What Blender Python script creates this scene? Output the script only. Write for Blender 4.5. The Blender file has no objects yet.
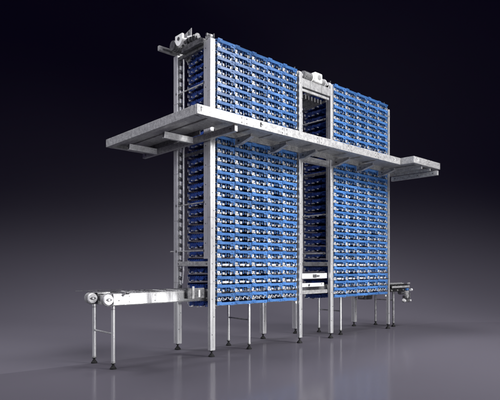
import bpy, bmesh, math, random
from mathutils import Vector, Matrix
random.seed(7)
sc = bpy.context.scene
col = sc.collection
R = math.radians
# ------------------------------------------------------------------ materials
def new_mat(name):
    m = bpy.data.materials.new(name); m.use_nodes = True
    nt = m.node_tree; b = nt.nodes['Principled BSDF']
    return m, nt, b
def setv(b, **k):
    for n, v in k.items():
        n = n.replace('_', ' ')
        if n in b.inputs: b.inputs[n].default_value = v
def mottled(name, c1, c2, scale=14, metallic=.6, rough=(.3, .55), bump=.15, fine=60, contrast=(.35, .65), vor=.22, stretch=(1, 1, 1), vary=0):
    m, nt, b = new_mat(name); N = nt.nodes; L = nt.links
    geo = N.new('ShaderNodeNewGeometry')
    v = N.new('ShaderNodeTexVoronoi'); v.inputs['Scale'].default_value = scale*4
    n = N.new('ShaderNodeTexNoise'); n.inputs['Scale'].default_value = scale; n.inputs['Detail'].default_value = 6
    f = N.new('ShaderNodeTexNoise'); f.inputs['Scale'].default_value = fine; f.inputs['Detail'].default_value = 3
    mp = N.new('ShaderNodeMapping'); mp.inputs['Scale'].default_value = stretch; L.new(geo.outputs['Position'], mp.inputs['Vector'])
    for t in (v, n, f): L.new(mp.outputs[0], t.inputs['Vector'])
    mx = N.new('ShaderNodeMix'); mx.data_type = 'RGBA'; mx.inputs[0].default_value = vor
    L.new(n.outputs['Fac'], mx.inputs[6]); L.new(v.outputs['Color'], mx.inputs[7])
    mr = N.new('ShaderNodeMapRange'); mr.inputs[1].default_value = contrast[0]; mr.inputs[2].default_value = contrast[1]
    L.new(mx.outputs[2], mr.inputs[0])
    cm = N.new('ShaderNodeMix'); cm.data_type = 'RGBA'
    cm.inputs[6].default_value = (*c1, 1); cm.inputs[7].default_value = (*c2, 1)
    L.new(mr.outputs[0], cm.inputs[0])
    if vary:
        oi = N.new('ShaderNodeObjectInfo'); vr = N.new('ShaderNodeMapRange'); vr.inputs[3].default_value = 1-vary; vr.inputs[4].default_value = 1+vary
        hs = N.new('ShaderNodeHueSaturation'); L.new(oi.outputs['Random'], vr.inputs[0]); L.new(vr.outputs[0], hs.inputs['Value'])
        L.new(cm.outputs[2], hs.inputs['Color']); L.new(hs.outputs[0], b.inputs['Base Color'])
    else: L.new(cm.outputs[2], b.inputs['Base Color'])
    rr = N.new('ShaderNodeMapRange'); rr.inputs[1].default_value = .3; rr.inputs[2].default_value = .7
    rr.inputs[3].default_value = rough[0]; rr.inputs[4].default_value = rough[1]
    L.new(f.outputs['Fac'], rr.inputs[0]); L.new(rr.outputs[0], b.inputs['Roughness'])
    bp = N.new('ShaderNodeBump'); bp.inputs['Strength'].default_value = bump; bp.inputs['Distance'].default_value = .004
    L.new(f.outputs['Fac'], bp.inputs['Height']); L.new(bp.outputs[0], b.inputs['Normal'])
    b.inputs['Metallic'].default_value = metallic
    return m
GALV = mottled('galvanised_steel', (.20, .20, .205), (.44, .44, .44), 17, .4, (.34, .52), .1, 70, (.3, .7), .3)
POST = mottled('brushed_post_steel', (.46, .465, .47), (.66, .66, .66), 5, .55, (.27, .33), .03, 30, (.2, .8), 0, (1, 1, .3))
ALU = mottled('bright_aluminium', (.62, .62, .62), (.92, .92, .92), 12, .35, (.25, .45), .1)
STEEL = mottled('side_steel_painted_sheen', (.16, .16, .165), (.72, .72, .72), 1.5, .75, (.22, .30), .03, 40, (.44, .56), 0, (1, 1, .2))  # broad pale and dark bands imitate reflections, painted into the base colour
DARK = mottled('dark_machined_steel', (.045, .045, .05), (.16, .16, .165), 18, .5, (.3, .5))
GREY = mottled('grey_cast_metal', (.2, .2, .2), (.4, .4, .4), 15, .4, (.35, .55))
RUBBER = mottled('black_rubber', (.006, .006, .007), (.016, .016, .016), 20, 0, (.6, .8))
WHITE = mottled('white_enamel', (.72, .72, .7), (.88, .88, .86), 8, 0, (.25, .4), .05)
RUBBER.node_tree.nodes['Principled BSDF'].inputs['Specular IOR Level'].default_value = .15
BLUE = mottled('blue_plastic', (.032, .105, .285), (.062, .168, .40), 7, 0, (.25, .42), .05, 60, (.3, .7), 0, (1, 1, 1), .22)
BLUED = mottled('shaded_blue_plastic', (.006, .018, .10), (.014, .045, .21), 7, 0, (.3, .45), .05)  # same tray plastic, with the shade of the interior put into its colour
BELT = mottled('grey_conveyor_belt', (.10, .10, .11), (.22, .22, .23), 30, 0, (.4, .6))
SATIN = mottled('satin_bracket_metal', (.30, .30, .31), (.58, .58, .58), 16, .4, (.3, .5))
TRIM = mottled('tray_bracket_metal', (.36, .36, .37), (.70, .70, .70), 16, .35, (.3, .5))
DIM = mottled('dull_shaded_metal', (.14, .14, .145), (.36, .36, .37), 16, .4, (.35, .5))  # dark bracket tone, carries painted shade on the upper tray rows
# ------------------------------------------------------------------ mesh builder
class MB:
    def __init__(s): s.bm = bmesh.new(); s.mi = 0; s.mats = []
    def m(s, mat):
        if mat not in s.mats: s.mats.append(mat)
        s.mi = s.mats.index(mat); return s
    def _faces(s, vs, fs, smooth=False):
        bv = [s.bm.verts.new(v) for v in vs]
        for f in fs:
            try:
                fc = s.bm.faces.new([bv[i] for i in f]); fc.material_index = s.mi; fc.smooth = smooth
            except ValueError: pass
    def box(s, x0, x1, y0, y1, z0, z1, bev=0):
        if bev <= 0:
            vs = [(x, y, z) for z in (z0, z1) for y in (y0, y1) for x in (x0, x1)]
            s._faces(vs, [(0, 2, 3, 1), (4, 5, 7, 6), (0, 1, 5, 4), (2, 6, 7, 3), (0, 4, 6, 2), (1, 3, 7, 5)])
            return s
        t = bmesh.new()
        vs = [t.verts.new((x, y, z)) for z in (z0, z1) for y in (y0, y1) for x in (x0, x1)]
        for f in [(0, 2, 3, 1), (4, 5, 7, 6), (0, 1, 5, 4), (2, 6, 7, 3), (0, 4, 6, 2), (1, 3, 7, 5)]: t.faces.new([vs[i] for i in f])
        bmesh.ops.bevel(t, geom=t.edges[:], offset=bev, segments=2, affect='EDGES', profile=.5)
        t.verts.index_update()
        s._faces([v.co.copy() for v in t.verts], [[v.index for v in f.verts] for f in t.faces], False); t.free()
        return s
    def prism(s, pts, axis, a0, a1):
        """pts: 2D outline in the two remaining axes (order x,y,z without axis)."""
        n = len(pts); vs = []
        for a in (a0, a1):
            for p in pts:
                q = list(p); q.insert('xyz'.index(axis), a); vs.append(tuple(q))
        fs = [tuple(range(n))[::-1], tuple(range(n, 2*n))] + [(i, (i+1) % n, n+(i+1) % n, n+i) for i in range(n)]
        s._faces(vs, fs); return s
    def cyl(s, p0, p1, r, seg=20, r1=None, caps=True):
        p0, p1 = Vector(p0), Vector(p1); d = (p1-p0).normalized()
        a = d.orthogonal().normalized(); b = d.cross(a); r1 = r if r1 is None else r1
        bv = []
        for p, rr in ((p0, r), (p1, r1)):
            bv.append([s.bm.verts.new(p+a*rr*math.cos(2*math.pi*i/seg)+b*rr*math.sin(2*math.pi*i/seg)) for i in range(seg)])
        for i in range(seg):
            f = s.bm.faces.new([bv[0][i], bv[0][(i+1) % seg], bv[1][(i+1) % seg], bv[1][i]]); f.smooth = True; f.material_index = s.mi
        if caps:
            for ring, rev in ((bv[0], True), (bv[1], False)):
                f = s.bm.faces.new(ring[::-1] if rev else ring); f.material_index = s.mi
                for e in f.edges: e.smooth = False
        return s
    def build(s, name, mat=None, parent=None, loc=None):
        if not s.mats: s.mats = [mat]
        bmesh.ops.recalc_face_normals(s.bm, faces=s.bm.faces[:])
        me = bpy.data.meshes.new(name); s.bm.to_mesh(me); s.bm.free()
        for m_ in s.mats: me.materials.append(m_)
        o = bpy.data.objects.new(name, me); col.objects.link(o)
        if parent: o.parent = parent
        if loc: o.location = loc
        return o
def mb(mat=None):
    b = MB()
    if mat: b.m(mat)
    return b
def thing(name, label, cat, loc, group=None):
    o = bpy.data.objects.new(name, None); col.objects.link(o); o.location = loc
    o.empty_display_size = .2
    o['label'] = label; o['category'] = cat
    if group: o['group'] = group
    return o
def dup(o, parent, loc=None):
    c = o.copy(); col.objects.link(c); c.parent = parent
    if loc is not None: c.location = loc
    for ch in list(o.children): dup(ch, c)
    return c

# ------------------------------------------------------------------ setting
CAM = Vector((-4.915, -6.266, 1.45)); TH = R(-42.52)
RT = Vector((math.cos(TH), math.sin(TH), 0)); FW = Vector((-math.sin(TH), math.cos(TH), 0))
def cw(r, f, z=0): p = CAM+RT*r+FW*f; return Vector((p.x, p.y, z))
# seamless studio backdrop: floor sheet sweeping up into a wall behind the machine
prof = [(-6, 0), (2, 0), (8, 0), (12.5, 0)]
RAD = 10.0; D0 = 12.6
for i in range(0, 25):
    t = i/24*math.pi/2; prof.append((D0+RAD*math.sin(t), RAD*(1-math.cos(t))))
for z in (11, 12, 13, 15, 17): prof.append((D0+RAD, z))
bm = bmesh.new(); rows = []
for f, z in prof: rows.append([bm.verts.new(cw(r, f, z-.004)) for r in (-34, -17, -8, 0, 8, 17, 34)])
for a, b in zip(rows, rows[1:]):
    for i in range(6): bm.faces.new((a[i], a[i+1], b[i+1], b[i])).smooth = True
bmesh.ops.recalc_face_normals(bm, faces=bm.faces[:])
me = bpy.data.meshes.new('backdrop'); bm.to_mesh(me); bm.free()
m, nt, b = new_mat('backdrop_paper'); N = nt.nodes; L = nt.links
b.inputs['Base Color'].default_value = (.30, .285, .36, 1); b.inputs['Roughness'].default_value = .85
b.inputs['Specular IOR Level'].default_value = .15
n = N.new('ShaderNodeTexNoise'); n.inputs['Scale'].default_value = .35; n.inputs['Detail'].default_value = 3
g = N.new('ShaderNodeNewGeometry'); L.new(g.outputs['Position'], n.inputs['Vector'])
cm = N.new('ShaderNodeMix'); cm.data_type = 'RGBA'; cm.inputs[6].default_value = (.061, .0575, .071, 1); cm.inputs[7].default_value = (.064, .060, .074, 1)
L.new(n.outputs['Fac'], cm.inputs[0]); L.new(cm.outputs[2], b.inputs['Base Color'])
me.materials.append(m)
o = bpy.data.objects.new('backdrop', me); col.objects.link(o); o['kind'] = 'structure'
# glossy floor plate whose far edge runs just past the feet
E0 = cw(-2.7, 7.13); E1 = cw(7.2, 14.5)
d = (E1-E0).normalized()
P = [E0-d*6.5, E1+d*3.5, E1+d*3.5-FW*22+RT*4, E0-d*6.5-FW*14]
bm = bmesh.new()
bot = [bm.verts.new((p.x, p.y, -.003)) for p in P]; top = [bm.verts.new((p.x, p.y, 0.0)) for p in P]
bm.faces.new(top); [bm.faces.new((bot[i], bot[(i+1) % 4], top[(i+1) % 4], top[i])) for i in range(4)]
bmesh.ops.recalc_face_normals(bm, faces=bm.faces[:])
me = bpy.data.meshes.new('floor'); bm.to_mesh(me); bm.free()
m, nt, b = new_mat('polished_grey_floor'); N = nt.nodes; L = nt.links
b.inputs['Base Color'].default_value = (.065, .061, .074, 1); b.inputs['Roughness'].default_value = .14
b.inputs['Specular IOR Level'].default_value = .2
n = N.new('ShaderNodeTexNoise'); n.inputs['Scale'].default_value = 1.3; n.inputs['Detail'].default_value = 5
g = N.new('ShaderNodeNewGeometry'); L.new(g.outputs['Position'], n.inputs['Vector'])
mr = N.new('ShaderNodeMapRange'); mr.inputs[1].default_value = .3; mr.inputs[2].default_value = .7; mr.inputs[3].default_value = .10; mr.inputs[4].default_value = .14
L.new(n.outputs['Fac'], mr.inputs[0]); L.new(mr.outputs[0], b.inputs['Roughness'])
b.inputs['Specular IOR Level'].default_value = 0
gl = N.new('ShaderNodeBsdfGlossy'); gl.inputs['Roughness'].default_value = .14; gl.inputs['Color'].default_value = (1, 1, 1, 1)
L.new(mr.outputs[0], gl.inputs['Roughness'])
ms = N.new('ShaderNodeMixShader'); ms.inputs[0].default_value = .12
L.new(b.outputs[0], ms.inputs[1]); L.new(gl.outputs[0], ms.inputs[2]); L.new(ms.outputs[0], N['Material Output'].inputs['Surface'])
me.materials.append(m)
o = bpy.data.objects.new('floor', me); col.objects.link(o); o['kind'] = 'structure'

# ------------------------------------------------------------------ shared pieces
def foot_mesh(top, pad=.052):
    f = mb(RUBBER); f.cyl((0, 0, .03), (0, 0, top), .014, 12); f.cyl((0, 0, top-.02), (0, 0, top+.004), .03, 6)
    f.m(RUBBER); f.cyl((0, 0, 0), (0, 0, .018), pad, 24, pad*.96); f.cyl((0, 0, .018), (0, 0, .034), pad*.92, 24, pad*.62); f.cyl((0, 0, .034), (0, 0, .052), pad*.62, 24, .02)
    return f
def post(parent, x, y, wx, wy, zt, z0=.10, holes=True, name='post', slots=0):
    p = mb(POST); p.box(-wx/2, wx/2, -wy/2, wy/2, z0, zt, .006)
    # shallow profile slots (dark lines) on the front face and bolt heads
    p.m(GREY)
    p.box(-.004, .004, -wy/2-.0015, -wy/2+.003, z0+.05, zt-.04)
    p.box(-wx/2-.0015, -wx/2+.003, -.004, .004, z0+.05, zt-.04)
    if holes:
        z = z0+.25; k = 0
        while z < zt-.1:
            p.m(DARK); p.cyl((0.018*(1 if k % 2 else -1), -wy/2-.004, z), (0.018*(1 if k % 2 else -1), -wy/2+.003, z), .008, 8)
            z += .28; k += 1
        p.m(GREY)
        for z in (1.15, 2.2, 3.0, 4.2):
            if z < zt: p.box(-wx/2-.004, wx/2+.004, -wy/2-.004, wy/2+.004, z, z+.006)
    o = p.build(name, None, parent, (x, y, 0))
    f = foot_mesh(z0+.002).build('levelling_foot', None, o)
    return o

# ------------------------------------------------------------------ towers
NROW = 31; PITCH = .1408; Z0 = .796
def tray_mesh(w, tabs=True):
    b = mb(BLUE)
    # front lip, leaning slightly, with a rib on top and end cheeks
    b.prism([(-.014, .006), (.0, .006), (.0, .046), (-.006, .051), (-.020, .049)], 'x', .004, w-.004)
    b.box(.010, .10, -.012, .0, .051, .064); b.box(w-.10, w-.01, -.012, .0, -.012 if tabs else -.002, .006)
    if tabs:
        b.box(w-.026, w-.006, -.010, .10, -.055, .001)
        b.box(.006, .018, -.004, .10, -.03, .001)
    b.box(.03, .07, -.026, -.012, .020, .034); b.box(w-.07, w-.03, -.026, -.012, .020, .034)
    # deck slats, split by the gap the conveyor rail passes through
    b.m(BLUE)
    for y in (.012, .045, .072): b.box(.01, w-.01, y, y+.018, .040, .050)
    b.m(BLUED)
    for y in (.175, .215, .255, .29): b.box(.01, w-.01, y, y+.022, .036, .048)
    # vertical comb fins
    for x in (.115, .205, .262, .318):
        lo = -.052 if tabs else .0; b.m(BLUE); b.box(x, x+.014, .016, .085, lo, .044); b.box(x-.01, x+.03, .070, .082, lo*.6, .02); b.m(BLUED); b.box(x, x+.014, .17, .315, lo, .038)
    b.box(.01, w-.01, .305, .318, -.02, .036)
    return b
def bracket_mesh(w, n, kind):
    """aluminium cross bar that carries a row of trays, its brackets and stubs"""
    rk = random.Random(str(kind)); k0 = kind[0]
    A, B = (TRIM, SATIN) if k0 in ('low', 'goods') else (SATIN, DIM)  # upper rows take darker metals, their weaker light painted into the colour
    b = mb(B)
    b.box(-.02, n*w+.02, .088, .098, -.012, .030)
    if k0 == 'base': return b
    for i in range(n):
        x = i*w; j = lambda a: rk.uniform(-a, a)
        lo = -.070+j(.004)
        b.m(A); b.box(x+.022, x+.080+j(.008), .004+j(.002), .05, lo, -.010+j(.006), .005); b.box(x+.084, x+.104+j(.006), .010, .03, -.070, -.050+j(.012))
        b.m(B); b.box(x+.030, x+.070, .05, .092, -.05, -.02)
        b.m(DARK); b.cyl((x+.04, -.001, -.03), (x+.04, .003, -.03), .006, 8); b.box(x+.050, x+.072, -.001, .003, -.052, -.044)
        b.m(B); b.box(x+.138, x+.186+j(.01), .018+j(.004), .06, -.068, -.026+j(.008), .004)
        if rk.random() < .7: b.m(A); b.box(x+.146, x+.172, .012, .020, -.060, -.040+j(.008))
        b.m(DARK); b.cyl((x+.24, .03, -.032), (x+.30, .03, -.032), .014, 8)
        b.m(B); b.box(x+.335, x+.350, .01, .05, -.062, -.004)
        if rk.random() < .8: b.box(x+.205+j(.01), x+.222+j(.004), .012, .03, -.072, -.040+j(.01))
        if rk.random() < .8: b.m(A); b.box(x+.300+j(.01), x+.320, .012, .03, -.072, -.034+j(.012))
        if k0 == 'goods':      # rows where pale blocks fill more of the opening
            b.m(A); b.box(x+.130, x+.245+j(.02), .006, .05, -.064+j(.004), -.030, .006); b.box(x+.285+j(.01), x+.340, .008, .05, -.070, -.042, .005)
        if k0 == 'tangle':     # lowest rows: tangle of chain guides
            b.m(SATIN)
            for q in range(7): b.cyl((x+.03+q*.05, .0, -.055 if q % 2 else -.012), (x+.07+q*.05+j(.01), .004, -.012 if q % 2 else -.055), .007, 8)
    return b
def rear_row_mesh(w, n):
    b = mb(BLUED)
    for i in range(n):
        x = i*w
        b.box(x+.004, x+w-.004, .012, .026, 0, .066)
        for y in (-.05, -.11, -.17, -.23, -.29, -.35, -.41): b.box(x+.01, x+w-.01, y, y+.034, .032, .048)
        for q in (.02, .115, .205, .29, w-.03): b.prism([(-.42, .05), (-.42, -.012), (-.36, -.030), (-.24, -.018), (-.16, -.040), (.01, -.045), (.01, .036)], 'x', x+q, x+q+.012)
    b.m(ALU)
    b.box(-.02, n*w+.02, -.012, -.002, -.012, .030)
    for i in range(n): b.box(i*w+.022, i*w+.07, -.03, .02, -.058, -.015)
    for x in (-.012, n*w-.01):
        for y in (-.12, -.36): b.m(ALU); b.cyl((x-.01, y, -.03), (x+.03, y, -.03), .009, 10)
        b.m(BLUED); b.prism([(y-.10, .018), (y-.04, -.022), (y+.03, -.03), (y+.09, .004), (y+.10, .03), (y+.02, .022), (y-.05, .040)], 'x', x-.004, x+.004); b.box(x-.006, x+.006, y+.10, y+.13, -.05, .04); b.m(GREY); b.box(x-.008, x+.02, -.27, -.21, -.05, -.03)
    return b
def guide_chain(parent, x, y, z0, z1, name='chain'):
    c = mb(DARK); c.box(-.008, .008, -.012, .012, z0, z1)
    k = 0; z = z0
    while z < z1-.08:
        c.m(ALU); c.prism([(-.018, z+.02), (.020, z+.035), (.020, z+.105), (-.018, z+.09)], 'x', -.014, .014)
        c.m(GREY); c.cyl((-.02, 0, z+.005), (.02, 0, z+.005), .012, 8)
        z += PITCH
    return c.build(name, None, parent, (x, y, 0))
def end_chips(z0, z1):
    """row of small bright end rollers along the edge of the stack"""
    c = mb(ALU); z = z0
    while z < z1:
        c.m(ALU); c.box(-.018, .014, -.02, .012, z-.06, z-.018, .004)
        c.m(GREY); c.cyl((-.03, -.004, z-.04), (.03, -.004, z-.04), .010, 8)
        z += PITCH
    c.m(DARK); c.box(-.006, .006, .02, .04, z0, z1)
    return c

front_template = {}
def make_tower(name, label, u0, w, n, posts, side_label):
    t = thing(name, label, 'conveyor tower', (u0, 0, 0), 'blue tray conveyor towers')
    TR = None
    for i in range(NROW):
        z = Z0+i*PITCH
        if i == NROW-1: z += .0
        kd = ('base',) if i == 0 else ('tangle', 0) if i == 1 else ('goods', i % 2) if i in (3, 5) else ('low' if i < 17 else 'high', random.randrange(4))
        cr = (bracket_mesh(w, n, kd) if ('b', kd) not in ft(w, n) else None)
        if cr:
            o = cr.build('carrier', None, t, (0, 0, z)); ft(w, n)['b', kd] = o.data
        else:
            o = bpy.data.objects.new('carrier', ft(w, n)['b', kd]); col.objects.link(o); o.parent = t; o.location = (0, 0, z)
        for k in range(n):
            tk = 't0' if i == 0 else 't'
            if tk not in ft(w, n):
                q = tray_mesh(w, i > 0).build('tray', None, o); ft(w, n)[tk] = q.data
            else:
                q = bpy.data.objects.new('tray', ft(w, n)[tk]); col.objects.link(q); q.parent = o
            q.location = (k*w+random.uniform(-.002, .002), random.uniform(-.005, .005), random.uniform(-.003, .003))
            q.rotation_euler = (random.uniform(-.06, .06)+(.3 if i == NROW-1 else 0), random.uniform(-.008, .008), random.uniform(-.01, .01))
        if 'r' not in ft(w, n):
            o = rear_row_mesh(w, n).build('rear_tray_row', None, t, (0, .765, z)); ft(w, n)['r'] = o.data
        else:
            o = bpy.data.objects.new('rear_tray_row', ft(w, n)['r']); col.objects.link(o); o.parent = t; o.location = (0, .765, z)
    return t
def ft(w, n): return front_template.setdefault((w, n), {})

W1 = .3775
TA = make_tower('tray_tower', 'near blue tray tower that the long infeed conveyor runs into', .105, W1, 5, None, '')
W2 = .3875
TB = make_tower('tray_tower', 'far blue tray tower beyond the gap, next to the outfeed motor', 3.10, W2, 5, None, '')

def brace(t, x, y0, y1, z, h, d=.02, mat=GREY, name='side_brace', bolts=True):
    b = mb(mat); b.box(x-d/2, x+d/2, y0, y1, z-h/2, z+h/2, min(.004, d/4))
    if bolts:
        b.m(DARK)
        for y in (y0+.03, y1-.03): b.cyl((x-d/2-.008, y, z), (x-d/2+.002, y, z), .011, 6)
    return b.build(name, None, t)
def frame(t, u0, us, side=True, right_w=.1, left_w=.1):
    """posts, braces, guide rails and top frame of one tower. us = local u of left and right posts"""
    l, r = us
    post(t, l, -.005, left_w-.005, .075, 5.03); post(t, r+(0 if side else .06), -.005 if side else .045, right_w, .075, 5.03 if side else 4.99)
    post(t, l, .935, .09, .12, 5.03); post(t, r-.12, .85, .09, .10, 5.0)
    # side plates behind the front posts
    for x in (l, r):
        p = mb(POST if x == l and side else GREY); p.box(x-(.040 if x == l else .03), x+.030, .034, .150 if side else .08, 1.55, 5.02, .004)
        if not (x == l and side): p.build('side_plate', None, t); continue
        p.m(GREY); p.box(x-.0445, x-.0395, .034, .040, 1.60, 5.0)
        z = 1.8
        while z < 4.9:
            p.m(DARK); p.cyl((x-.046, .095, z), (x-.038, .095, z), .009, 8); z += .31
        p.build('side_plate', None, t)
    for x in (l, r):
        for z, h in ((4.37, .022), (2.46, .022), (1.68, .020)):
            b = mb(GREY); b.cyl((x-.02, .10, z), (x-.02, .93 if z > 2 else 1.12, z), .012, 10); b.m(DARK)
            b.box(x-.045, x-.0, .13, .16, z-.02, z+.02); b.box(x-.045, x, .90, .93, z-.02, z+.02); b.build('tie_rod', None, t)
        brace(t, x-.02, .036, .875, 1.47, .078, .05, GREY)
        brace(t, x, .036, .875, 4.97, .06, .05, DARK, 'top_rail')
        brace(t, x+.02, .12, .875, 3.30, .05, .03, DARK, 'mid_rail')
        # slender guide rail with a foot bent inwards
        g = mb(ALU); g.box(x-.030, x-.006, .715, .738, 1.35, 4.92, .004); g.cyl((x-.018, .726, 1.36), (x-.012, .77, 1.14), .011, 8)
        g.build('guide_rail', None, t)
        guide_chain(t, x+.005, .845, .95, 4.9)
    # chips along both edges of the tray face
    for x in ((l+.071), (r-.07)):
        end_chips(Z0, Z0+NROW*PITCH-.02).build('end_rollers', None, t, (x, .03, 0))
    # cross members between posts on the front, behind the trays
    for z, h in ((1.48, .05), (3.45, .09), (4.90, .08)):
        b = mb(ALU if z < 2 else GALV); b.box(l+.05, r-.05, .105, .135, z-h/2, z+h/2, .004); b.build('cross_member', None, t)
    # top shafts with sprockets
    s = mb(DARK); s.cyl((l-.03, .15, 4.98), (r+.03, .15, 4.98), .02, 14); s.cyl((l-.03, .74, 4.98), (r+.03, .74, 4.98), .02, 14)
    for x in (l+.09, r-.09):
        for y in (.15, .74):
            s.m(GREY); s.cyl((x-.012, y, 4.98), (x+.012, y, 4.98), .075, 18); s.m(DARK)
            for a in range(12):
                an = a*math.pi/6; s.box(x-.006, x+.006, y+.08*math.cos(an)-.008, y+.08*math.cos(an)+.008, 4.98+.08*math.sin(an)-.008, 4.98+.08*math.sin(an)+.008)
    s.build('top_shafts', None, t)
frame(TA, .105, (-.105, 1.975), right_w=.075)
frame(TB, 3.10, (-.10, 1.985), side=False, right_w=.04, left_w=.085)
# small toothed bracket on top of the near post
b = mb(GREY); b.box(-.045, -.025, -.03, .10, 0, .06, .004); b.box(-.045, .04, .0, .02, .04, .07); b.m(ALU); b.cyl((-.02, .01, .055), (.05, .01, .055), .022, 12)
b.m(DARK); b.cyl((.035, -.02, .02), (.035, -.02, .085), .012, 8); b.box(-.05, .0, .05, .08, .05, .10)
b.build('post_cap_bracket', None, TA, (-.105, .0, 5.03))
# cross beams that join the towers over the gap, children of the far tower (local u = u-3.10)
gx0, gx1 = 2.125-3.10, 2.952-3.10
b = mb(GALV); b.box(gx0, gx1, -.02, .03, 3.385, 3.50, .004); b.m(DARK); b.box(gx0+.02, gx1-.02, -.022, -.018, 3.395, 3.402); b.build('cross_beam', None, TB)
b = mb(GALV); b.box(gx0-.06, gx1, -.035, .02, 4.78, 4.93, .004)
b.m(GREY); b.box(gx0+.22, gx0+.235, -.04, -.034, 4.78, 4.93); b.box(gx0+.55, gx0+.565, -.04, -.034, 4.78, 4.93)
b.m(DARK); b.box(gx0, gx1-.05, -.037, -.033, 4.775, 4.783); b.build('top_beam', None, TB)
b = mb(GREY); b.box(gx0, gx1-.03, -.03, .0, 4.70, 4.745, .003); b.box(gx0+.08, gx1-.1, .0, .03, 4.755, 4.765); b.build('top_beam', None, TB)
b = mb(GALV); b.box(gx0, gx1, .86, .90, 4.85, 4.93); b.build('top_beam', None, TB)
for z, m_ in ((4.66, GALV),):
    b = mb(DARK)   # perforated triangular web under the top beam
    for k in range(7):
        x = gx0+.06+k*.09; b.box(x, x+.03, .03, .45, 4.60-.0*k, 4.68)
    b.prism([(.0, 4.66), (.72, 4.58), (.72, 4.62), (.0, 4.70)], 'x', gx1-.10, gx1-.08)
    b.build('web_plate', None, TB)
for z in (1.44, 1.70, 2.45):
    b = mb(GREY)
    if z < 1.5: b.box(gx0, gx1, .80, .83, z-.04, z+.04)
    else: b.box(gx0, gx1, .80, .815, z-.012, z+.012)
    b.build('rear_tie', None, TB)

# ------------------------------------------------------------------ platform
PF = thing('maintenance_platform', 'galvanised steel maintenance platform running around both blue towers at mid height', 'platform', (0, 0, 3.4))
pz = -3.4
def pbox(name, x0, x1, y0, y1, z0, z1, mat=GALV, bev=.005, **k):
    b = mb(mat); b.box(x0, x1, y0, y1, z0+pz, z1+pz, bev); return b.build(name, None, PF)
ZT, ZB = 3.65, 3.515
def channel(x0, x1, y0, y1, axis, inward):
    """C channel edge member with seams, bolts and an inward flange"""
    b = mb(GALV); b.box(x0, x1, y0, y1, ZB+pz, ZT+pz, .004)
    b.m(GREY)
    if axis == 'x':
        n = int((x1-x0)/1.0)
        for i in range(1, n+1):
            x = x0+(x1-x0)*i/(n+1); b.box(x-.003, x+.003, y0-.0025, y0, ZB+pz+.004, ZT+pz-.004)
            for q in (-.05, .05):
                for z in (.035, .10): b.cyl((x+q, y0-.010, ZB+pz+z), (x+q, y0, ZB+pz+z), .010, 6)
    else:
        n = int((y1-y0)/1.3)
        for i in range(1, n+1):
            y = y0+(y1-y0)*i/(n+1); b.box(x0-.0025, x0, y-.003, y+.003, ZB+pz+.004, ZT+pz-.004)
    b.m(GALV)
    if axis == 'x':
        f0, f1 = (y1, y1+.05) if inward > 0 else (y0-.05, y0)
        b.box(x0+.03, x1-.03, f0, f1, ZB+pz, ZB+pz+.006); 
    else:
        f0, f1 = (x1, x1+.05) if inward > 0 else (x0-.05, x0)
        b.box(f0, f1, y0+.03, y1-.03, ZB+pz, ZB+pz+.006)
    return b.build('edge_member', None, PF)
channel(-.83, 4.35, -.75, -.71, 'x', 1)
channel(-.83, -.79, -.709, 1.93, 'y', 1)
channel(-.789, -.10, 1.89, 1.93, 'x', -1)
channel(4.351, 4.39, -1.05, -.711, 'y', 1)
channel(4.391, 5.45, -1.05, -1.01, 'x', 1)
channel(5.41, 5.45, -1.009, .30, 'y', -1)
# corner clip on near corner, second hook further along
b = mb(ALU); b.box(-.80, -.74, -.757, -.750, ZB+pz+.03, ZT+pz-.01); b.m(DARK); b.box(-.78, -.765, -.765, -.757, ZB+pz+.035, ZT+pz-.03); b.box(-.78, -.74, -.765, -.757, ZB+pz+.09, ZB+pz+.10); b.build('corner_clip', None, PF)
for u in (.36, 4.10, 4.48):
    b = mb(DARK if u < 1 else ALU); b.box(u, u+.02, -.762 if u < 4.4 else -1.062, -.75 if u < 4.4 else -1.05, ZB+pz+.04, ZT+pz-.03); b.box(u, u+.05, -.762 if u < 4.4 else -1.062, -.75 if u < 4.4 else -1.05, ZB+pz+.07, ZB+pz+.082); b.build('clip', None, PF)
# decking
def deck(x0, x1, y0, y1):
    b = mb(GALV); b.box(x0, x1, y0, y1, 3.588+pz, 3.596+pz)
    b.m(GREY); n = max(1, int((x1-x0)/.55))
    for i in range(1, n+1):
        x = x0+(x1-x0)*i/(n+1); b.box(x-.012, x+.012, y0+.02, y1-.02, 3.570+pz, 3.588+pz)
    return b.build('deck_plate', None, PF)
deck(-.788, -.10, -.708, 1.888); deck(-.098, 4.35, -.708, -.145); deck(4.352, 5.408, -1.008, -.145)
# inner edge member along the tower faces
b = mb(GALV); b.box(-.04, 5.40, -.140, -.105, 3.50+pz, 3.60+pz, .004); b.build('inner_member', None, PF)
b = mb(DARK); b.box(-.14, -.125, .12, 1.885, 3.514+pz, 3.587+pz); b.build('inner_member', None, PF)
# deep support beams at both ends, running front to back past the posts
def cbeam(x0, x1, y0, y1, z0, z1, name='support_beam'):
    b = mb(GALV); b.box(x0, x0+.012, y0, y1, z0+pz, z1+pz, .003); b.box(x0+.0125, x1, y0, y1, z1+pz-.012, z1+pz, .003); b.box(x0+.0125, x1, y0, y1, z0+pz, z0+pz+.012, .003); b.box(x0+.0125, x1-.002, y0+.002, y0+.01, z0+pz+.013, z1+pz-.013)
    b.m(DARK)
    for y in (y0+.1, (y0+y1)/2-.1, y1-.1): b.cyl((x0-.01, y, (z0+z1)/2+pz), (x0, y, (z0+z1)/2+pz), .012, 6)
    return b.build(name, None, PF)
cbeam(-.115, -.055, -.70, 1.90, 3.415, 3.512)
cbeam(5.125, 5.185, -1.15, -.05, 3.345, 3.44)
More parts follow.
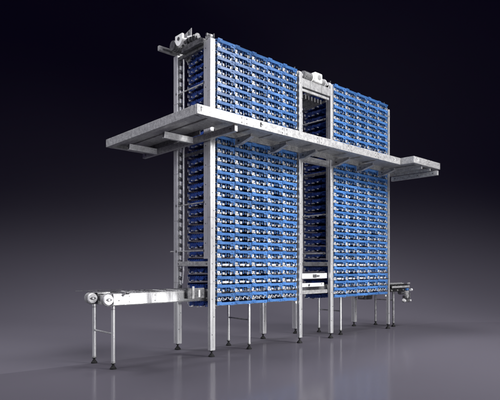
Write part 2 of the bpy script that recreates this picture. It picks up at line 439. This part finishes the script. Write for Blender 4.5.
# joists of the side wing, open C ends towards the left edge
for v in (.32, 1.40, ):
    b = mb(ALU); b.box(-.66, -.12, v, v+.012, 3.415+pz, 3.512+pz, .003)
    b.m(GALV); b.box(-.66, -.12, v+.0125, v+.07, 3.50+pz, 3.512+pz); b.box(-.66, -.12, v+.0125, v+.07, 3.415+pz, 3.427+pz)
    b.m(DARK); b.box(-.655, -.645, v+.0125, v+.068, 3.428+pz, 3.499+pz)  # dark plate across the open end stands in for the shade inside
    b.build('joist', None, PF)
# tapered cantilever brackets below the front walkway
for u in (.42, 1.22, 1.98, 2.95, 3.75, 4.55):
    b = mb(GALV)
    b.prism([(-.50, 3.475+pz), (-.50, 3.513+pz), (-.09, 3.513+pz), (-.09, 3.40+pz), (-.22, 3.40+pz)], 'x', u, u+.012)
    b.prism([(-.50, 3.463+pz), (-.50, 3.475+pz), (-.22, 3.40+pz), (-.09, 3.40+pz), (-.09, 3.388+pz), (-.225, 3.388+pz)], 'x', u-.03, u+.042)
    b.m(GREY); b.prism([(-.498, 3.476+pz), (-.498, 3.512+pz), (-.492, 3.512+pz), (-.492, 3.476+pz)], 'x', u-.03, u-.0005)
    b.m(DARK); b.cyl((u-.012, -.18, 3.455+pz), (u, -.18, 3.455+pz), .016, 8)
    b.build('bracket', None, PF)
for u in (4.75, 5.1):
    b = mb(GALV); b.box(u, u+.03, -1.0, -.15, 3.45+pz, 3.512+pz, .003); b.build('joist', None, PF)

# ------------------------------------------------------------------ conveyors
def stand(t, x, y0, y1, ztop, zcross, wleg=.055, tone=POST):
    for y in (y0, y1):
        p = mb(tone); p.cyl((0, 0, .09), (0, 0, ztop), wleg/2, 18); p.m(GREY); p.cyl((0, 0, .085), (0, 0, .11), wleg/2+.003, 18); p.m(DARK); p.cyl((0, 0, ztop-.05), (0, 0, ztop-.044), wleg/2+.004, 18)
        o = p.build('leg', None, t, (x, y, 0)); foot_mesh(.092, .046).build('levelling_foot', None, o)
    c = mb(GREY); c.cyl((x, y0+wleg/2, zcross), (x, y1-wleg/2, zcross), .013, 10); c.build('cross_bar', None, t)
    c = mb(GREY); c.box(x-.03, x+.03, y0, y1, ztop, ztop+.03, .003); c.build('cross_bar', None, t)

def strand(t, x0, x1, y0, y1, left_end=True, right_end=True, zt=1.045, zb=.895, name='side_frame'):
    """one narrow belt strand: two side plates, belt, rivets"""
    a0 = x0+(.16 if left_end else 0); a1 = x1-(.16 if right_end else 0)
    b = mb(STEEL)
    b.box(a0, a1, y0, y0+.008, zb, zt, .002); b.box(a0, a1, y1-.008, y1, zb, zt, .002)
    b.m(GREY); b.box(a0, a1, y0-.004, y0, zt-.012, zt-.006)
    x = a0+.25
    while x < a1-.05:
        b.m(GREY); b.cyl((x, y0-.006, (zt+zb)/2+.04), (x, y0, (zt+zb)/2+.04), .009, 8); b.cyl((x, y0-.006, (zt+zb)/2-.04), (x, y0, (zt+zb)/2-.04), .009, 8)
        x += .42
    b.build(name, None, t)
    b = mb(BELT); b.box(x0+.07, x1-.07, y0+.010, y1-.010, zt+.004, zt+.016); b.box(x0+.07, x1-.07, y0+.012, y1-.012, zb-.012, zb-.004)
    b.m(DARK); x = x0+.09
    while x < x1-.09: b.box(x, x+.012, y0+.010, y1-.010, zt+.0165, zt+.021); x += .05
    b.build('belt', None, t)

IN = thing('infeed_conveyor', 'twin strand belt conveyor on tubular legs leading into the near tower', 'conveyor', (0, 0, 0))
VN0, VN1, VF0, VF1 = .11, .16, .60, .68
strand(IN, -1.79, 1.30, VN0, VN1, True, False)
strand(IN, -1.79, 1.30, VF0, VF1, True, False)
for y0, y1 in ((VN0, VN1), (VF0, VF1)):
    p = mb(GREY); p.cyl((-1.71, y0-.002, .972), (-1.71, y1+.002, .972), .080, 32)
    p.m(DARK); p.cyl((-1.71, y0-.006, .972), (-1.71, y0-.002, .972), .068, 28)
    o = p.build('end_pulley', None, IN)
    p = mb(ALU); p.cyl((-1.71, y0-.034, .972), (-1.71, y0-.006, .972), .066, 32, .072)
    p.m(DARK); p.prism([(-1.760, .972), (-1.722, .994), (-1.698, .994), (-1.660, .972), (-1.698, .950), (-1.722, .950)], 'y', y0-.040, y0-.034)
    p.m(ALU); p.cyl((-1.71, y0-.046, .972), (-1.71, y0-.040, .972), .015, 12)
    p.build('bearing_cover', None, o)
    # wrap-around tail guard plate
    g = mb(STEEL); g.box(-1.63, -1.45, y0-.012, y0-.001, .90, 1.04, .003); g.m(DARK); g.cyl((-1.55, y0-.018, .955), (-1.55, y0-.012, .955), .01, 8)
    g.build('end_plate', None, IN)
c = mb(GREY); c.box(-1.60, -1.56, VN1, VF0, .93, 1.01); c.box(-.8, -.76, VN1, VF0, .93, 1.01); c.box(-1.52, -1.30, VN1+.002, VF0-.002, .905, .912)
c.build('cross_bar', None, IN)
c = mb(DARK); c.box(-1.94, -1.2, .63, .65, 1.078, 1.084); c.m(DARK); c.box(-1.60, -1.59, .63, .64, 1.06, 1.088); c.build('guide_strip', None, IN)
c = mb(DARK); c.cyl((-1.50, .09, 1.02), (-1.44, .09, 1.075), .018, 10); c.cyl((-1.44, .09, 1.06), (-1.40, .09, 1.06), .022, 10); c.build('sensor', None, IN)
c = mb(ALU)
for x in (-1.25, -1.10, -.7, -.45): c.box(x, x+.015, VN1, VF0, 1.04, 1.062)
c.m(DARK)
for x in (-1.4, -1.18, -1.0, -.85, -.6, -.3): c.cyl((x, VN1+.01, 1.055), (x, VF0, 1.055), .014, 10)
c.build('rollers', None, IN)
stand(IN, -1.60, .17, .76, .88, .49)
stand(IN, .92, .12, .67, .875, .505, .048)
# dark scanner housing where the conveyor meets the post
c = mb(DARK); c.box(-.42, -.10, .05, .098, .93, 1.09, .004); c.m(GREY); c.box(-.34, -.30, .04, .05, .93, 1.12); c.m(ALU); c.box(-.22, -.19, .04, .05, .95, 1.06); c.build('sensor_housing', None, IN)

TC = thing('transfer_conveyor', 'narrow conveyor passing low between the two blue towers', 'conveyor', (0, 0, 0))
strand(TC, 1.33, 3.90, VN0, VN1, False, False, 1.045, .905)
strand(TC, 1.33, 3.90, VF0, VF1, False, False, 1.045, .905)
c = mb(ALU); c.box(2.15, 2.93, .03, .075, 1.19, 1.29, .004); c.m(DARK); c.box(2.50, 2.60, .018, .03, 1.21, 1.27); c.cyl((2.62, .02, 1.24), (2.68, .02, 1.24), .014, 8); c.build('guard_bar', None, TC)
c = mb(GREY); c.box(2.15, 2.90, .0, .05, .90, .97, .003); c.build('guard_bar', None, TC)
c = mb(ALU); c.box(2.13, 2.80, .0, .04, 1.035, 1.105, .004); c.m(DARK); c.cyl((2.35, -.012, 1.07), (2.35, 0, 1.07), .022, 12); c.cyl((2.72, -.008, 1.085), (2.72, 0, 1.085), .012, 8); c.build('guard_bar', None, TC)
stand(TC, 3.54, .16, .74, .89, .49, .048)

OC = thing('outfeed_conveyor', 'short dark outfeed conveyor with gearmotor sticking out past the far tower', 'conveyor', (0, 0, 0))
strand(OC, 3.93, 5.95, VN0, VN1, False, False, 1.02, .905)
strand(OC, 3.93, 5.95, VF0, VF1, False, False, 1.02, .905)
c = mb(RUBBER)
for x in (5.25, 5.38, 5.51, 5.64, 5.77, 5.90): c.cyl((x, .0, .955), (x, .70, .955), .045, 14)
c.m(GREY); c.box(5.22, 5.98, -.02, -.008, .92, .965, .003)
c.build('rollers', None, OC)
c = mb(RUBBER); c.box(5.15, 6.02, .02, .06, .83, .90, .004); c.m(GREY)
for x in (5.25, 5.5, 5.75): c.cyl((x, .005, .865), (x, .02, .865), .016, 8)
c.box(5.95, 6.08, .02, .04, 1.0, 1.03)
c.build('drive_rail', None, OC)
stand(OC, 5.58, .17, .66, .83, .62, .05, DIM)
g = mb(DARK); g.cyl((5.70, .08, .80), (6.05, .08, .80), .05, 16)
g.m(GREY); g.cyl((5.90, -.02, .72), (5.90, .03, .72), .055, 18); g.box(5.83, 5.97, -.01, .08, .76, .84, .01)
g.m(ALU); g.cyl((6.0, -.03, .86), (6.06, -.03, .86), .03, 14); g.m(GREY); g.box(6.00, 6.07, -.02, .03, .58, .63, .006); g.m(ALU); g.cyl((6.03, -.03, .605), (6.03, -.02, .605), .018, 12); g.cyl((5.74, .0, .63), (5.80, .0, .60), .035, 14)
g.m(DARK); g.box(5.86, 6.06, .02, .10, .56, .72, .008); g.cyl((6.02, .0, .66), (6.02, .0, .78), .02, 8)
g.m(BLUE); g.box(5.84, 5.93, -.03, .02, .85, .90, .006)
g.build('gearmotor', None, OC)
g = mb(DARK); g.box(4.80, 5.10, .42, .62, .66, .86, .01); g.m(GREY); g.cyl((4.78, .5, .76), (4.72, .5, .76), .07, 16); g.m(DARK)
for k in range(5): g.box(4.82+k*.055, 4.84+k*.055, .405, .635, .655, .865)
g.build('motor', None, OC)

# ------------------------------------------------------------------ drives on top
DL = thing('drive_unit', 'drum drive with white half round guard and slotted plate on the near tower corner', 'drive unit', (-.02, .85, 5.05))
g = mb(GREY); g.box(-.34, .30, .10, .15, .0, .08, .004); g.m(DARK); g.box(-.27, -.08, .095, .10, .02, .05); g.build('mounting_bar', GREY, DL)
g = mb(DARK); g.cyl((-.16, -.02, .09), (.10, -.02, .09), .08, 26); g.m(DARK)
for k in range(6): g.cyl((-.145+k*.045, -.02, .09), (-.135+k*.045, -.02, .09), .086, 26)
g.build('drum', None, DL)
pl = [(.05, .10), (-.30, .13), (-.30, .35), (.05, .26)]
g = mb(GREY); g.prism(pl, 'x', .03, .04); g.m(DARK)
g.box(.022, .03, -.24, -.22, .22, .31); g.box(.022, .03, -.02, -.005, .17, .23); g.cyl((.022, -.14, .20), (.03, -.14, .20), .018, 10)
g.build('slotted_plate', None, DL)
g = mb(WHITE); n = 14; half = [(-.22+.10*math.cos(math.pi*(1+i/n)), .14+.12*math.sin(math.pi*(1+i/n))) for i in range(n+1)]
half = [(y, z) for y, z in half]+[(-.12, .20), (-.32, .20)]
g.prism(half, 'x', -.17, -.13); g.m(ALU); g.cyl((-.10, -.10, .17), (.12, -.34, .15), .035, 14); g.m(DARK); g.cyl((-.18, -.22, .13), (-.17, -.22, .13), .03, 12)
g.build('chain_guard', None, DL)
g = mb(DARK); g.cyl((-.06, -.25, .10), (-.06, -.62, .06), .03, 14); g.m(ALU); g.cyl((-.04, -.30, .17), (-.04, -.56, .10), .02, 12); g.m(DARK)
for k in range(4): g.cyl((-.06, -.34-.08*k, .08), (-.06, -.36-.08*k, .078), .055, 14)
g.box(-.08, .06, -.70, -.16, -.06, .03); g.build('gearmotor', None, DL)

DG = thing('drive_unit', 'white gearbox drive with flanged shafts on top of the gap between towers', 'drive unit', (2.54, 0, 4.93))
g = mb(WHITE); g.box(-.10, .12, -.08, .14, .015, .20, .02); g.box(-.12, -.10, -.06, .12, .03, .17, .004); g.m(GREY); g.cyl((.02, -.086, .11), (.02, -.08, .11), .05, 18)
g.build('gearbox', None, DG)
g = mb(GREY); g.cyl((-.34, .03, .095), (-.13, .03, .095), .085, 24); g.m(DARK)
for k in range(5): g.cyl((-.32+k*.04, .03, .095), (-.308+k*.04, .03, .095), .092, 24)
g.build('motor', None, DG)
g = mb(WHITE); g.cyl((-.145, .03, .095), (-.122, .03, .095), .09, 24); g.build('flange', None, DG)
g = mb(GREY); g.cyl((.13, .03, .095), (.30, .03, .095), .07, 20); g.m(ALU); g.cyl((.26, .03, .095), (.275, .03, .095), .075, 20); g.build('bearing', None, DG)
for x0, x1 in ((-.56, -.34), (.30, .56)):
    g = mb(ALU); g.cyl((x0, .03, .095), (x1, .03, .095), .022, 14); xm = (x0+x1)/2
    g.cyl((xm-.03, .03, .095), (xm+.03, .03, .095), .05, 18); g.box(xm-.03, xm+.03, .0, .06, .0, .08); g.m(GREY); g.cyl((x0+.02, .03, .095), (x0+.05, .03, .095), .045, 12)
    g.build('shaft', None, DG)
g = mb(GALV); g.box(-.46, .46, -.03, .10, .0005, .012, .002); g.build('base_plate', None, DG)

# ------------------------------------------------------------------ camera, light, render
cam = bpy.data.cameras.new('camera'); co = bpy.data.objects.new('camera', cam); col.objects.link(co)
co.location = CAM; co.rotation_euler = (R(90), 0, TH); cam.sensor_width = 36; cam.lens = 36.1; cam.shift_y = .13; cam.clip_end = 200
sc.camera = co
w = bpy.data.worlds.new('World'); sc.world = w; w.use_nodes = True
w.node_tree.nodes['Background'].inputs[0].default_value = (.24, .09, .95, 1); w.node_tree.nodes['Background'].inputs[1].default_value = .075
def aim(o, tgt): o.rotation_euler = (Vector(tgt)-o.location).to_track_quat('-Z', 'Y').to_euler()
def area(name, loc, tgt, sx, sy, power, colr=(1, 1, 1)):
    l = bpy.data.lights.new(name, 'AREA'); l.shape = 'RECTANGLE'; l.size = sx; l.size_y = sy; l.energy = power; l.color = colr
    o = bpy.data.objects.new(name, l); col.objects.link(o); o.location = loc; aim(o, tgt); return o
def spot(name, loc, tgt, ang, blend, power, rad=.5, colr=(1, 1, 1)):
    l = bpy.data.lights.new(name, 'SPOT'); l.spot_size = R(ang); l.spot_blend = blend; l.energy = power; l.shadow_soft_size = rad; l.color = colr
    o = bpy.data.objects.new(name, l); col.objects.link(o); o.location = loc; aim(o, tgt); return o
k = area('key_softbox', (4.2, -8.0, 6.6), (2.4, 0, 1.3), 3.2, 4.0, 400, (1, .99, .97)); k.data.spread = R(85)
k = area('side_softbox', (-8.5, 0.5, 6.0), (0, .5, 2.0), 3, 4, 140, (.97, .98, 1)); k.data.spread = R(95)
k = area('low_fill', (1.5, -6.5, .5), (2.2, 0, 1.6), 5, .8, 95); k.data.spread = R(110)
for r in (-9, 0, 9):
    spot('overhead_spot', cw(r, 10.0, 14.0), cw(r*.9, 10.0, 0), 103, 1.0, 6700, 1.8, (.98, .97, 1))
for r in (-7, 7):
    spot('front_spot', cw(r, -3.0, 9.0), cw(r*.4, 8.5, 0), 60, 1.0, 1500, 3.0, (.98, .97, 1))
sc.render.engine = 'CYCLES'
sc.view_settings.view_transform = 'Standard'; sc.view_settings.look = 'None'; sc.view_settings.exposure = 0; sc.view_settings.gamma = 1
sc.render.resolution_x = 1024; sc.render.resolution_y = 819
sc.cycles.use_denoising = True
